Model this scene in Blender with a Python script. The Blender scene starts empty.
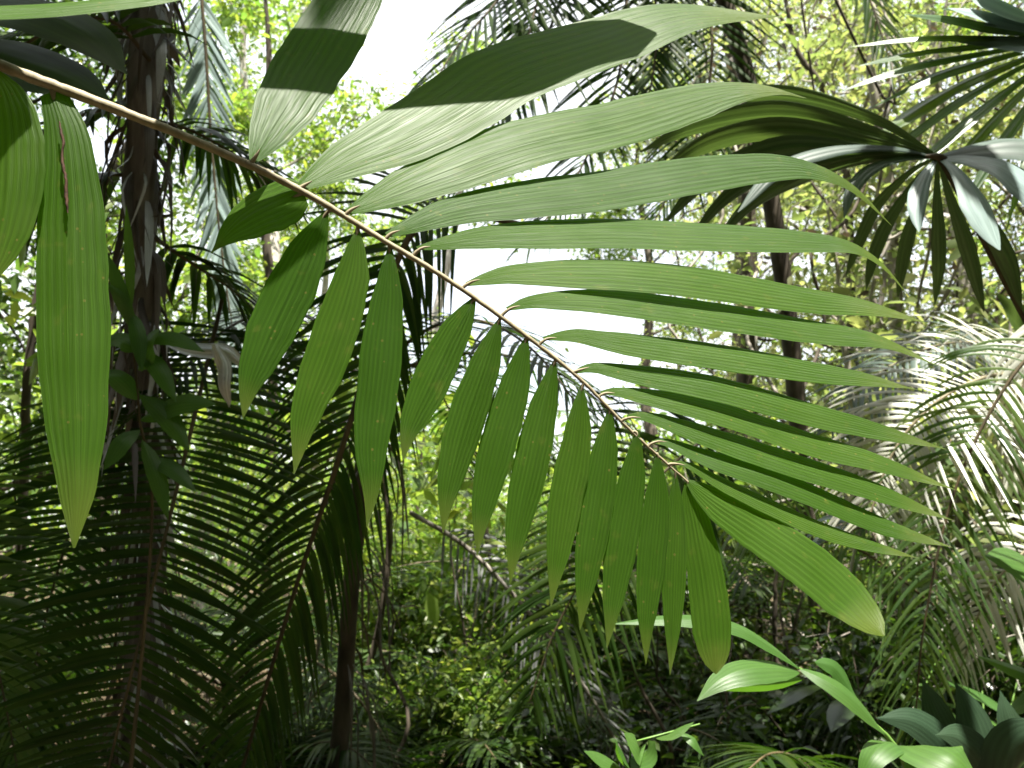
import bpy, math, random
import numpy as np
from mathutils import Vector

random.seed(7)
RNG = np.random.default_rng(11)
R = np.radians
scene = bpy.context.scene
COL = scene.collection

# ---------------------------------------------------------------- camera
CAM = np.array([0.0, 0.0, 1.6])
PITCH = R(10.0)
FPX = 853.3
FWD = np.array([0, math.cos(PITCH), math.sin(PITCH)])
UP = np.array([0, -math.sin(PITCH), math.cos(PITCH)])
RIGHT = np.array([1.0, 0, 0])


def P(u, v, d):
    """World point seen at photo position (u, v), d metres along the view axis."""
    return CAM + FWD * d + RIGHT * ((u - 512) / FPX * d) + UP * (-(v - 384) / FPX * d)


def PG(u, d, z=0.0):
    """Point at height z, in the direction of photo column u, d metres out."""
    return np.array([(u - 512) / FPX * d, d, z])


cam = bpy.data.objects.new("camera", bpy.data.cameras.new("camera"))
COL.objects.link(cam)
cam.location = CAM
cam.rotation_euler = (math.pi / 2 + PITCH, 0, 0)
cam.data.sensor_width = 36
cam.data.lens = 30
cam.data.clip_start = 0.02
cam.data.clip_end = 500
cam.data.dof.use_dof = True
cam.data.dof.focus_distance = 1.05
cam.data.dof.aperture_fstop = 10.0
scene.camera = cam

# ---------------------------------------------------------------- light
SUN = np.array([0.12, -0.32, 0.94])
SUN /= np.linalg.norm(SUN)
sd = bpy.data.lights.new("sun", 'SUN')
sd.energy = 5.0
sd.angle = R(0.5)
sd.color = (1.0, 0.95, 0.86)
sun = bpy.data.objects.new("sun", sd)
COL.objects.link(sun)
sun.rotation_euler = Vector(SUN).to_track_quat('Z', 'Y').to_euler()
w = bpy.data.worlds.new("World")
scene.world = w
w.use_nodes = True
nt = w.node_tree
bg = nt.nodes["Background"]
sky = nt.nodes.new("ShaderNodeTexSky")
sky.sky_type = 'NISHITA'
sky.sun_disc = False
sky.sun_elevation = math.asin(SUN[2])
sky.sun_rotation = math.atan2(SUN[0], SUN[1])
sky.dust_density = 3.0
cl_n = nt.nodes.new("ShaderNodeTexNoise")          # thin bright cloud veil over the blue
cl_n.inputs['Scale'].default_value = 3.0
cl_n.inputs['Detail'].default_value = 5
cl_m = nt.nodes.new("ShaderNodeMapRange")
cl_m.inputs[1].default_value = .3
cl_m.inputs[2].default_value = .6
cl_m.inputs[3].default_value = .45
cl_m.inputs[4].default_value = .8
cl_x = nt.nodes.new("ShaderNodeMix")
cl_x.data_type = 'RGBA'
cl_x.inputs[7].default_value = (5.0, 5.0, 4.9, 1)
tc = nt.nodes.new("ShaderNodeTexCoord")
nt.links.new(tc.outputs['Generated'], cl_n.inputs['Vector'])
nt.links.new(cl_n.outputs[0], cl_m.inputs[0])
nt.links.new(cl_m.outputs[0], cl_x.inputs[0])
nt.links.new(sky.outputs[0], cl_x.inputs[6])
nt.links.new(cl_x.outputs[2], bg.inputs[0])
bg.inputs[1].default_value = 0.105
scene.view_settings.view_transform = 'Standard'
scene.view_settings.look = 'None'
scene.view_settings.gamma = 1
scene.view_settings.exposure = 2.02
scene.render.engine = 'CYCLES'
scene.cycles.max_bounces = 7
scene.cycles.diffuse_bounces = 4
scene.cycles.glossy_bounces = 3
scene.cycles.transmission_bounces = 4
scene.cycles.sample_clamp_indirect = 6.0
scene.cycles.use_denoising = True


# ---------------------------------------------------------------- materials
def newmat(name):
    m = bpy.data.materials.new(name)
    m.use_nodes = True
    n = m.node_tree.nodes
    n.clear()
    return m, n, m.node_tree.links


def leafmat(name, col, trans, tm=0.4, rough=0.4, spec=0.5, veins=9, vein_amt=0.25, var=0.35, tint=(0.9, 0.8, 0.1), tint_amt=0.25,
            spots=0.0, spotcol=(0.30, 0.22, 0.06), tipcol=None, bump=0.0, nscale=14.0):
    """Leaf: UV.x = leaf index + position across, UV.y = position along."""
    m, n, L = newmat(name)
    out = n.new("ShaderNodeOutputMaterial")
    uv = n.new("ShaderNodeUVMap")
    sp = n.new("ShaderNodeSeparateXYZ")
    L.new(uv.outputs[0], sp.inputs[0])

    def math_(op, a, b=None):
        x = n.new("ShaderNodeMath")
        x.operation = op
        for i, v in enumerate((a, b)):
            if v is None:
                continue
            if isinstance(v, (int, float)):
                x.inputs[i].default_value = v
            else:
                L.new(v, x.inputs[i])
        return x.outputs[0]

    def mix(fac, a, b, mode='MIX'):
        x = n.new("ShaderNodeMix")
        x.data_type = 'RGBA'
        x.blend_type = mode
        if isinstance(fac, (int, float)):
            x.inputs[0].default_value = fac
        else:
            L.new(fac, x.inputs[0])
        for s, v in ((6, a), (7, b)):
            if isinstance(v, tuple):
                x.inputs[s].default_value = (*v, 1)
            else:
                L.new(v, x.inputs[s])
        return x.outputs[2]

    fl = math_('FLOOR', sp.outputs[0])
    fr = math_('FRACT', sp.outputs[0])
    wn = n.new("ShaderNodeTexWhiteNoise")
    wn.noise_dimensions = '1D'
    L.new(fl, wn.inputs['W'])
    geo = n.new("ShaderNodeNewGeometry")
    noise = n.new("ShaderNodeTexNoise")
    noise.inputs['Scale'].default_value = nscale
    noise.inputs['Detail'].default_value = 3
    L.new(geo.outputs['Position'], noise.inputs['Vector'])
    # vein value 0..1
    vs = math_('MULTIPLY', fr, veins * 2 * math.pi)
    fine = n.new("ShaderNodeTexNoise")          # fine streaks running along the blade
    fine.inputs['Scale'].default_value = 1.0
    fine.inputs['Detail'].default_value = 2
    cmb = n.new("ShaderNodeCombineXYZ")
    L.new(math_('MULTIPLY', sp.outputs[0], veins * 7.0), cmb.inputs[0])
    L.new(math_('MULTIPLY', sp.outputs[1], 3.0), cmb.inputs[1])
    L.new(cmb.outputs[0], fine.inputs['Vector'])
    # ribs: uneven spacing, a different phase on every leaf
    vs = math_('ADD', vs, math_('MULTIPLY', fine.outputs[0], 1.3))
    vs = math_('ADD', vs, math_('MULTIPLY', wn.outputs[0], 40.0))
    vein = math_('MULTIPLY_ADD', math_('SINE', vs), 0.5)
    vein.node.inputs[2].default_value = 0.5
    val = math_('ADD', math_('MULTIPLY', wn.outputs[0], var), math_('MULTIPLY', noise.outputs[0], var))
    val = math_('ADD', val, 1 - var)
    val = math_('MULTIPLY', val, math_('ADD', math_('MULTIPLY', vein, -vein_amt), 1 + vein_amt * .5))
    val = math_('MULTIPLY', val, math_('ADD', math_('MULTIPLY', fine.outputs[0], vein_amt * 3), 1 - vein_amt * 1.5))
    tf = math_('MULTIPLY', math_('MULTIPLY', wn.outputs[0], noise.outputs[0]), tint_amt * 2)
    tf.node.use_clamp = True

    def tone(c):
        tinted = mix(tf, c, tuple(min(1, c[1] * t * 1.15) for t in tint))
        hs = n.new("ShaderNodeHueSaturation")
        L.new(tinted, hs.inputs['Color'])
        L.new(val, hs.inputs['Value'])
        o = hs.outputs[0]
        if spots > 0:
            vor = n.new("ShaderNodeTexVoronoi")
            vor.inputs['Scale'].default_value = 80
            L.new(geo.outputs['Position'], vor.inputs['Vector'])
            ramp = math_('LESS_THAN', vor.outputs['Distance'], 0.12)
            pick = math_('GREATER_THAN', noise.outputs[0], 0.54)
            o = mix(math_('MULTIPLY', math_('MULTIPLY', ramp, pick), spots), o, spotcol)
            nz = n.new("ShaderNodeTexNoise")
            nz.inputs['Scale'].default_value = 45
            nz.inputs['Detail'].default_value = 4
            L.new(geo.outputs['Position'], nz.inputs['Vector'])
            mr = n.new("ShaderNodeMapRange")
            mr.inputs[1].default_value = .63
            mr.inputs[2].default_value = .72
            L.new(nz.outputs[0], mr.inputs[0])
            o = mix(math_('MULTIPLY', mr.outputs[0], spots * .5), o, tuple(s * .6 + k * .6 for s, k in zip(spotcol, c)))
        if tipcol:
            mr = n.new("ShaderNodeMapRange")
            mr.inputs[1].default_value = .84
            mr.inputs[2].default_value = .97
            L.new(math_('ADD', sp.outputs[1], math_('MULTIPLY', noise.outputs[0], .06)), mr.inputs[0])
            o = mix(math_('MULTIPLY', mr.outputs[0], .45), o, tipcol)
        return o

    pr = n.new("ShaderNodeBsdfPrincipled")
    L.new(tone(col), pr.inputs['Base Color'])
    L.new(math_('ADD', math_('MULTIPLY', noise.outputs[0], .22), rough - .11), pr.inputs['Roughness'])
    pr.inputs['Specular IOR Level'].default_value = spec
    if bump:
        b = n.new("ShaderNodeBump")
        b.inputs['Strength'].default_value = bump
        b.inputs['Distance'].default_value = 0.002
        L.new(math_('ADD', math_('MULTIPLY', vein, .5), math_('MULTIPLY', fine.outputs[0], 1.2)), b.inputs['Height'])
        L.new(b.outputs[0], pr.inputs['Normal'])
    tr = n.new("ShaderNodeBsdfTranslucent")
    L.new(tone(trans), tr.inputs[0])
    ms = n.new("ShaderNodeMixShader")
    ms.inputs[0].default_value = tm
    L.new(pr.outputs[0], ms.inputs[1])
    L.new(tr.outputs[0], ms.inputs[2])
    L.new(ms.outputs[0], out.inputs[0])
    return m


def barkmat(name, c1, c2, scale=20.0, stretch=0.15, rough=0.85, bump=0.6, spec=0.3):
    m, n, L = newmat(name)
    out = n.new("ShaderNodeOutputMaterial")
    geo = n.new("ShaderNodeNewGeometry")
    mp = n.new("ShaderNodeMapping")
    mp.inputs['Scale'].default_value = (1, 1, stretch)
    L.new(geo.outputs['Position'], mp.inputs[0])
    no = n.new("ShaderNodeTexNoise")
    no.inputs['Scale'].default_value = scale
    no.inputs['Detail'].default_value = 6
    L.new(mp.outputs[0], no.inputs['Vector'])
    no2 = n.new("ShaderNodeTexNoise")
    no2.inputs['Scale'].default_value = 3
    no2.inputs['Detail'].default_value = 4
    L.new(geo.outputs['Position'], no2.inputs['Vector'])
    ad = n.new("ShaderNodeMath")
    ad.operation = 'MULTIPLY_ADD'
    L.new(no2.outputs[0], ad.inputs[0])
    ad.inputs[1].default_value = .6
    L.new(no.outputs[0], ad.inputs[2])
    cr = n.new("ShaderNodeValToRGB")
    cr.color_ramp.elements[0].position = .55
    cr.color_ramp.elements[1].position = 1.05
    cr.color_ramp.elements[0].color = (*c1, 1)
    cr.color_ramp.elements[1].color = (*c2, 1)
    L.new(ad.outputs[0], cr.inputs[0])
    pr = n.new("ShaderNodeBsdfPrincipled")
    L.new(cr.outputs[0], pr.inputs['Base Color'])
    pr.inputs['Roughness'].default_value = rough
    pr.inputs['Specular IOR Level'].default_value = spec
    b = n.new("ShaderNodeBump")
    b.inputs['Strength'].default_value = bump
    b.inputs['Distance'].default_value = .01
    L.new(no.outputs[0], b.inputs['Height'])
    L.new(b.outputs[0], pr.inputs['Normal'])
    L.new(pr.outputs[0], out.inputs[0])
    return m


M = {}
M['front'] = leafmat('front_leaflet', (.036, .086, .008), (.10, .31, .005), tm=.44, rough=.42, spec=.26, veins=9, vein_amt=.2, var=.24,
                     tint_amt=.10, spots=.4, spotcol=(.24, .2, .05), tipcol=(.14, .17, .03), bump=.45, nscale=16)
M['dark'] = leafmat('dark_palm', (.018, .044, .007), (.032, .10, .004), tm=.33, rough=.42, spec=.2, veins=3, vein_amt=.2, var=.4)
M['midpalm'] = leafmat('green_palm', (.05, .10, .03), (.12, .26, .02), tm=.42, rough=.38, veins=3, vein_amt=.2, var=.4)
M['grey'] = leafmat('greyish_palm', (.08, .115, .095), (.09, .16, .06), tm=.3, rough=.45, spec=.4, veins=4, vein_amt=.25, var=.3, tint_amt=.05)
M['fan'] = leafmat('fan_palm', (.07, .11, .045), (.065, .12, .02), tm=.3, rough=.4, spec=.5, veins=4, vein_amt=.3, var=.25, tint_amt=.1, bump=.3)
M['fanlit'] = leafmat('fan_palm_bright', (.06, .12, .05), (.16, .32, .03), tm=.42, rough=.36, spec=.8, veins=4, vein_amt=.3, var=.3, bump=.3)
M['straw'] = leafmat('dry_palm_glare', (.55, .57, .50), (.32, .30, .16), tm=.35, rough=.38, spec=.8, veins=4, vein_amt=.3, var=.4, tint_amt=.1)  # dry blades, sun glare lifted into a near-white base colour
M['dead'] = leafmat('dead_leaf', (.10, .085, .07), (.09, .065, .035), tm=.25, rough=.5, spec=.5, veins=5, vein_amt=.4, var=.5, tint_amt=.0)
M['deadgrey_gloss'] = leafmat('dead_grey_gloss_leaf', (.50, .53, .56), (.16, .15, .13), tm=.15, rough=.32, spec=1.0, veins=6, vein_amt=.4, var=.4, tint_amt=.0)  # grey dead leaf, bluish sky gloss lifted into its colour
M['bright'] = leafmat('bright_leaf', (.08, .15, .035), (.20, .40, .045), tm=.5, rough=.35, veins=1, vein_amt=.1, var=.5, tint_amt=.5, nscale=2)
M['yellow'] = leafmat('yellow_leaf', (.13, .17, .065), (.26, .38, .085), tm=.5, rough=.4, veins=1, vein_amt=.1, var=.5, tint=(1.1, .8, .3), tint_amt=.35, nscale=2)
M['deep'] = leafmat('deep_leaf', (.025, .06, .012), (.06, .15, .01), tm=.4, rough=.33, veins=1, vein_amt=.1, var=.5, tint_amt=.3, nscale=2)
M['ginger'] = leafmat('ginger_leaf', (.05, .12, .025), (.13, .32, .02), tm=.42, rough=.43, spec=.4, veins=7, vein_amt=.15, var=.15, tint_amt=.1, bump=.2)
M['broadgrey'] = leafmat('broad_grey_leaf', (.03, .06, .032), (.04, .09, .02), tm=.25, rough=.5, spec=.3, veins=8, vein_amt=.2, var=.15, tint_amt=.05, bump=.2)
M['litter'] = leafmat('litter_leaf', (.08, .055, .03), (.07, .045, .02), tm=.2, rough=.6, veins=2, vein_amt=.2, var=.6, tint_amt=0)
M['pale'] = leafmat('pale_palm', (.25, .34, .33), (.14, .22, .12), tm=.25, rough=.42, spec=.6, veins=4, vein_amt=.25, var=.3, tint_amt=.05)  # glaucous frond; on fan segments its colour stands in for sky glint
M['withered'] = leafmat('withered_leaf', (.17, .18, .17), (.12, .13, .10), tm=.25, rough=.5, spec=.4, veins=4, vein_amt=.3, var=.5, tint_amt=0)
M['rachis'] = barkmat('rachis_skin', (.15, .125, .07), (.27, .235, .15), 90, .3, .6, .2)
M['darkrachis'] = barkmat('dark_rachis', (.035, .03, .018), (.10, .075, .035), 40, .2, .6, .3)
M['greenstem'] = barkmat('green_stem', (.08, .16, .03), (.13, .24, .05), 30, .2, .45, .1)
M['paleb'] = barkmat('pale_bark', (.16, .14, .11), (.42, .39, .34), 14, .3, .85, .6)
M['darkb'] = barkmat('dark_bark', (.03, .024, .018), (.11, .09, .065), 16, .25, .85, .9)
M['fibre'] = barkmat('fibre_bark', (.045, .04, .036), (.22, .20, .18), 30, .08, .7, 1.0, .5)
M['scar'] = barkmat('brown_scar', (.02, .008, .004), (.06, .025, .01), 200, 1, .8, .1)
M['soil'] = barkmat('soil', (.03, .022, .014), (.11, .08, .045), 5, 1, .95, .8)


# ---------------------------------------------------------------- mesh building
class MB:
    """Collects quads with UVs; build() links them as one mesh object under a parent."""

    def __init__(s):
        s.V, s.F, s.U, s.n = [], [], [], 0

    def add(s, V, F, U):
        V = np.asarray(V, float).reshape(-1, 3)
        s.V.append(V)
        s.F.append(np.asarray(F, int) + s.n)
        s.U.append(np.asarray(U, float).reshape(-1, 2))
        s.n += len(V)

    def build(s, name, mat, parent=None, smooth=True):
        V = np.concatenate(s.V)
        F = np.concatenate(s.F)
        U = np.concatenate(s.U)
        if parent is not None:
            V = V - np.array(root_loc(parent))
        me = bpy.data.meshes.new(name)
        me.vertices.add(len(V))
        me.vertices.foreach_set("co", V.astype(np.float32).ravel())
        me.loops.add(F.size)
        me.loops.foreach_set("vertex_index", F.astype(np.int32).ravel())
        me.polygons.add(len(F))
        me.polygons.foreach_set("loop_start", np.arange(0, F.size, 4, dtype=np.int32))
        me.update(calc_edges=True)
        uvl = me.uv_layers.new(name="UVMap")
        uvl.data.foreach_set("uv", U[F.ravel()].astype(np.float32).ravel())
        if smooth:
            me.polygons.foreach_set("use_smooth", np.ones(len(F), bool))
        me.materials.append(mat)
        me.validate()
        o = bpy.data.objects.new(name, me)
        COL.objects.link(o)
        if parent is not None:
            o.parent = parent
        return o


def root_loc(o):
    while o.parent is not None:
        o = o.parent
    return o.location


def thing(name, label, cat, loc=(0, 0, 0), group=None):
    o = bpy.data.objects.new(name, None)
    o.empty_display_size = .05
    COL.objects.link(o)
    o.location = [float(x) for x in loc]
    o['label'] = label
    o['category'] = cat
    if group:
        o['group'] = group
    return o


def dup(root, loc, rotz, scale, label, group=None):
    r = root.copy()
    COL.objects.link(r)
    r.location = [float(x) for x in loc]
    r.rotation_euler = (0, 0, rotz)
    r.scale = (scale,) * 3
    r['label'] = label
    if group:
        r['group'] = group
    for ch in list(root.children):
        c = ch.copy()
        COL.objects.link(c)
        c.parent = r
        for g in list(ch.children):
            d = g.copy()
            COL.objects.link(d)
            d.parent = c
    return r


def nrm(v):
    v = np.asarray(v, float)
    return v / np.maximum(np.linalg.norm(v, axis=-1, keepdims=True), 1e-9)


def spline(pts, n):
    """Catmull-Rom through pts, n samples evenly spaced in arc length."""
    p = np.asarray(pts, float)
    if len(p) == 2:
        return p[0] + (p[1] - p[0]) * np.linspace(0, 1, n)[:, None]
    q = np.vstack([2 * p[0] - p[1], p, 2 * p[-1] - p[-2]])
    out = []
    for i in range(1, len(q) - 2):
        t = np.linspace(0, 1, 12, endpoint=False)[:, None]
        a, b, c, d = q[i - 1], q[i], q[i + 1], q[i + 2]
        out.append(.5 * (2 * b + (c - a) * t + (2 * a - 5 * b + 4 * c - d) * t**2 + (3 * b - a - 3 * c + d) * t**3))
    out.append(p[-1:])
    o = np.vstack(out)
    s = np.r_[0, np.cumsum(np.linalg.norm(np.diff(o, axis=0), axis=1))]
    x = np.linspace(0, s[-1], n)
    return np.stack([np.interp(x, s, o[:, k]) for k in range(o.shape[1])], 1)


def tangents(c):
    return nrm(np.gradient(c, axis=0))


def tube(mb, c, r, sides=8, uid=0):
    c = np.asarray(c, float)
    n = len(c)
    r = np.interp(np.linspace(0, 1, n), np.linspace(0, 1, len(np.atleast_1d(r))), np.atleast_1d(r))
    T = tangents(c)
    ref = np.array([0.31, 0.9, 0.29]) if abs(T[:, 2]).mean() > .6 else np.array([.1, .2, 1.])
    A = nrm(np.cross(T, ref))
    B = np.cross(T, A)
    th = np.arange(sides) / sides * 2 * math.pi
    V = c[:, None] + r[:, None, None] * (np.cos(th)[None, :, None] * A[:, None] + np.sin(th)[None, :, None] * B[:, None])
    i, j = np.meshgrid(np.arange(n - 1), np.arange(sides), indexing='ij')
    k = (j + 1) % sides
    F = np.stack([i * sides + j, i * sides + k, (i + 1) * sides + k, (i + 1) * sides + j], -1).reshape(-1, 4)
    U = np.stack(np.meshgrid(np.linspace(0, 1, n), uid + np.linspace(.01, .99, sides), indexing='ij')[::-1], -1)
    mb.add(V, F, U)


LANCE = [(0, .10), (.04, .30), (.1, .55), (.2, .82), (.33, .97), (.48, 1), (.62, .95), (.75, .8), (.85, .56), (.92, .3), (.96, .12), (1, .01)]
GRASS = [(0, .35), (.08, .75), (.2, 1), (.5, .95), (.75, .65), (.9, .3), (1, .02)]
BLUNT = [(0, .12), (.05, .35), (.15, .66), (.35, .9), (.6, 1), (.8, .96), (.9, .75), (.96, .45), (1, .04)]
OVAL = [(0, .06), (.08, .4), (.2, .78), (.4, 1), (.6, .95), (.78, .65), (.9, .3), (1, .02)]
STRAP = [(0, .35), (.1, .6), (.3, .95), (.55, 1), (.75, .8), (.9, .45), (1, .03)]


def blade(mb, c, W, N, hw, prof, m=9, fold=0.0, pleats=0, amp=0.0, uid=0, edge=0.0, rag=0.0):
    """A leaf blade: centre line c, width direction W and normal N per station, half width hw."""
    n = len(c)
    t = np.linspace(0, 1, n)
    px, py = zip(*prof)
    h = np.interp(t, px, py) * hw
    s = np.linspace(-1, 1, m)
    z = -fold * np.abs(s)[None, :] * h[:, None] + edge * (s**2)[None, :] * h[:, None]
    if pleats:
        env = np.clip(np.minimum(t * 8, (1 - t) * 5), 0, 1)[:, None]
        z = z + amp * np.cos(s * math.pi * pleats)[None, :] * env
    wid = s[None, :] * h[:, None]
    if rag:                                     # slightly uneven margins and a buckled surface
        for sg in (-1, 1):
            q = RNG.normal(size=n)
            q = np.convolve(q, np.ones(3) / 3, 'same') * .6 + np.convolve(RNG.normal(size=n), np.ones(9) / 9, 'same') * 1.6
            wid = wid * np.where(s[None, :] * sg > 0, 1 + rag * q[:, None], 1)
        z = z + rag * .35 * h[:, None] * np.convolve(RNG.normal(size=n), np.ones(9) / 9, 'same')[:, None] * (1 + s[None, :] * RNG.normal())
    V = c[:, None] + wid[:, :, None] * W[:, None] + z[..., None] * N[:, None]
    i, j = np.meshgrid(np.arange(n - 1), np.arange(m - 1), indexing='ij')
    F = np.stack([i * m + j, i * m + j + 1, (i + 1) * m + j + 1, (i + 1) * m + j], -1).reshape(-1, 4)
    U = np.stack([np.broadcast_to(uid + .01 + .98 * (s[None] + 1) / 2, (n, m)), np.broadcast_to(t[:, None], (n, m))], -1)
    mb.add(V, F, U)


def frame(c, nh):
    """Width direction and normal along centre line c for a normal hint."""
    T = tangents(c)
    nh = np.broadcast_to(np.asarray(nh, float), c.shape)
    W = nrm(np.cross(nh, T))
    return W, np.cross(T, W)


UID = [0]


def uid():
    UID[0] += 1
    return UID[0]


def pix_leaf(parent, name, mat, pts, wpx, nh, prof=LANCE, n=44, m=25, fold=.12, pleats=9, amp=.0005, edge=0.0, twist=0.0, jag=0.0, rag=0.0):
    """Leaf through photo positions pts (u, v, depth) whose full width looks wpx pixels wide at its own distance."""
    c = spline([P(*p) for p in pts], n)
    W, N = frame(c, nh)
    if twist:
        a = np.linspace(0, twist, n)[:, None]
        W, N = W * np.cos(a) + N * np.sin(a), N * np.cos(a) - W * np.sin(a)
    k = n // 2
    d = np.dot(c[k] - CAM, FWD)
    view = nrm(c[k] - CAM)
    T = tangents(c)[k]
    side = nrm(np.cross(view, T))
    f = max(.45, abs(np.dot(W[k], side)))
    hw = wpx * d / FPX / 2 / f
    if jag:
        c = c + N * (np.sin(np.linspace(0, 9, n) + jag * 7) * .004 * jag)[:, None]
    mb = MB()
    blade(mb, c, W, N, hw, prof, m, fold, pleats, amp, uid(), edge, rag)
    return mb.build(name, mat, parent)


def frond_geo(curve, n, L, hw, up=(0, 0, 1), a0=78, a1=28, droop=.35, lift=.15, t0=.12, prof_pow=.55, jit=.12, sides=(1, -1),
              ns=7, ms=3, fold=.25, side_droop=None, prof=GRASS, drop=0.0):
    """Leaflet strips of a feather frond along a curve; yields (centre line, W, N, half width)."""
    c = spline(curve, 60)
    T = tangents(c)
    S = nrm(np.cross(T, np.broadcast_to(np.asarray(up, float), c.shape)))
    Nn = np.cross(S, T)
    res = []
    for i in range(n):
        t = t0 + (1.0 - t0) * (i + .5) / n
        f = (i + .5) / n
        for sgn in sides:
            if RNG.random() < drop:
                continue
            x = min(59, max(0, (t + RNG.normal() * .15 / n) * 59))
            k = int(min(58, x))
            p = c[k] + (c[k + 1] - c[k]) * (x - k)
            ang = R(a0 + (a1 - a0) * f**1.3 + RNG.normal() * 25 * jit)
            ln = L * (0.35 + .65 * math.sin(math.pi * min(1, (.12 + f * .88))**prof_pow) ** .6) if f < .93 else L * .42
            ln *= 1 + RNG.normal() * jit
            D = nrm(T[k] * math.cos(ang) + S[k] * sgn * math.sin(ang) + Nn[k] * (lift + RNG.normal() * jit * .6))
            dr = droop if side_droop is None else side_droop[0 if sgn > 0 else 1]
            s = np.linspace(0, 1, ns)[:, None]
            cc = p + D * s * ln + np.array([0, 0, -1.0]) * (dr * ln * s**2 * (1 + RNG.normal() * jit))
            seg = np.linalg.norm(np.diff(cc, axis=0), axis=1).sum()
            cc = p + (cc - p) * (ln / seg)
            W, N = frame(cc, Nn[k] + RNG.normal(size=3) * jit * 1.2)
            res.append((cc, W, N, hw * (.75 + .5 * RNG.random() * .5) * (1 if f < .8 else .75)))
    return c, res


def frond(parent, curve, n, L, hw, mat, rmat, rr=(.012, .003), split=False, rname='rachis', lname='leaflet', ms=3, **kw):
    """A feather frond under a thing: rachis plus leaflets (each its own part when split)."""
    c, res = frond_geo(curve, n, L, hw, ms=ms, **kw)
    prof = kw.get('prof', GRASS)
    fold = kw.get('fold', .25)
    rb = MB()
    tube(rb, c, rr, 7)
    if split:
        rb.build(rname, rmat, parent)
        res.sort(key=lambda q: np.linalg.norm(q[0].mean(0) - CAM))
        rest = MB()
        for i, (cc, W, N, h) in enumerate(res):
            b = MB() if i < 100 else rest
            blade(b, cc, W, N, h, prof, ms, fold, uid=uid())
            if i < 100:
                b.build(lname, mat, parent)
        if len(res) > 100:
            rest.build('leaflets', mat, parent)['kind'] = 'stuff'
        return None
    b = MB()
    for cc, W, N, h in res:
        blade(b, cc, W, N, h, prof, ms, fold, uid=uid())
    o = b.build(lname, mat, parent)
    rb.build(rname, rmat, o)
    return o


def leaves(mb, centers, size, dirs=None, up_bias=1.0, aspect=.42, droop=.3, size_var=.35):
    """Many six-point leaves at the given centres, vectorised."""
    n = len(centers)
    N = nrm(RNG.normal(size=(n, 3)) * .75 + np.array([0, 0, up_bias]))
    D = RNG.normal(size=(n, 3)) + (0 if dirs is None else dirs * 1.2) + np.array([0, 0, -droop])
    D = nrm(D - N * (D * N).sum(1, keepdims=True))
    W = np.cross(N, D)
    ln = size * (1 + size_var * RNG.normal(size=n)).clip(.4, 2)[:, None]
    a = ln * aspect / 2
    f = .18
    base = centers
    pts = [base, base + D * ln * .3 + W * a + N * a * f, base + D * ln * .68 + W * a * .85 + N * a * f - np.array([0, 0, .05]) * ln,
           base + D * ln - np.array([0, 0, .16]) * ln,
           base + D * ln * .68 - W * a * .85 + N * a * f - np.array([0, 0, .05]) * ln, base + D * ln * .3 - W * a + N * a * f]
    V = np.stack(pts, 1)
    o = np.arange(n)[:, None] * 6
    F = np.concatenate([o + np.array([0, 1, 2, 3]), o + np.array([0, 3, 4, 5])], 0)
    k = UID[0] + 1 + np.arange(n)
    UID[0] += n
    if UID[0] > 60000:
        UID[0] = 0
    uvb = np.array([[.5, 0], [.95, .3], [.9, .68], [.5, 1], [.1, .68], [.05, .3]])
    U = np.broadcast_to(uvb, (n, 6, 2)).copy()
    U[..., 0] += k[:, None]
    mb.add(V, F, U)


def wob(a, b, n, amp):
    """Slightly wandering polyline from a to b."""
    a, b = np.asarray(a, float), np.asarray(b, float)
    k = max(3, n // 4)
    q = a + (b - a) * np.linspace(0, 1, k)[:, None]
    q[1:-1] += RNG.normal(size=(k - 2, 3)) * amp
    return spline(q, n)


def tree(name, label, base, h, r, leafmat_, barkmat_, nleaf, lsize, crown_lo=.3, spread=2.2, nlimb=7, lean=(0, 0), group=None, clump=.55,
         aspect=.45, bend=False):
    root = thing(name, label, 'tree', base, group)
    base = np.asarray(base, float)
    top = base + np.array([lean[0], lean[1], h])
    c = wob(base - [0, 0, .2], top, 24, h * .018)
    if bend:
        f4 = np.linspace(0, 1, 24)[:, None]
        c = c + np.array([lean[0], lean[1], 0]) * (f4**4 - f4)
    tb = MB()
    tube(tb, c, (r * 1.25, r, r * .8, r * .5, r * .18), 10)
    tr = tb.build('trunk', barkmat_, root)
    cent = []
    for i in range(nlimb):
        f = crown_lo + (1 - crown_lo) * (i + .3) / nlimb
        p = c[int(f * 23)]
        az = i * 2.4 + RNG.random()
        sp = spread * (1.15 - .55 * f) * (.7 + .5 * RNG.random())
        e = p + np.array([math.cos(az) * sp, math.sin(az) * sp, (.25 + .45 * RNG.random()) * sp])
        lb = MB()
        lc = wob(p, e, 14, sp * .06)
        tube(lb, lc, (r * .42 * (1.2 - f), r * .1), 6)
        for q in range(4):
            k = RNG.integers(5, 13)
            e2 = lc[k] + RNG.normal(size=3) * sp * .35 + np.array([0, 0, .12 * sp])
            tube(lb, wob(lc[k], e2, 8, sp * .03), (r * .14, r * .04), 5)
            cent += [e2, (e2 + lc[k]) / 2]
        cent += [e, lc[10], lc[7]]
        lb.build('limb', barkmat_, tr)
    cent = np.array(cent)
    cb = MB()
    k = RNG.integers(0, len(cent), nleaf)
    sub = RNG.normal(size=(len(cent), 6, 3)) * clump * .6
    off = sub[k, RNG.integers(0, 6, nleaf)] + RNG.normal(size=(nleaf, 3)) * clump * .33
    off[:, 2] *= .7
    leaves(cb, cent[k] + off, lsize, nrm(off), aspect=aspect)
    cb.build('crown', leafmat_, root, smooth=False)
    return root


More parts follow.
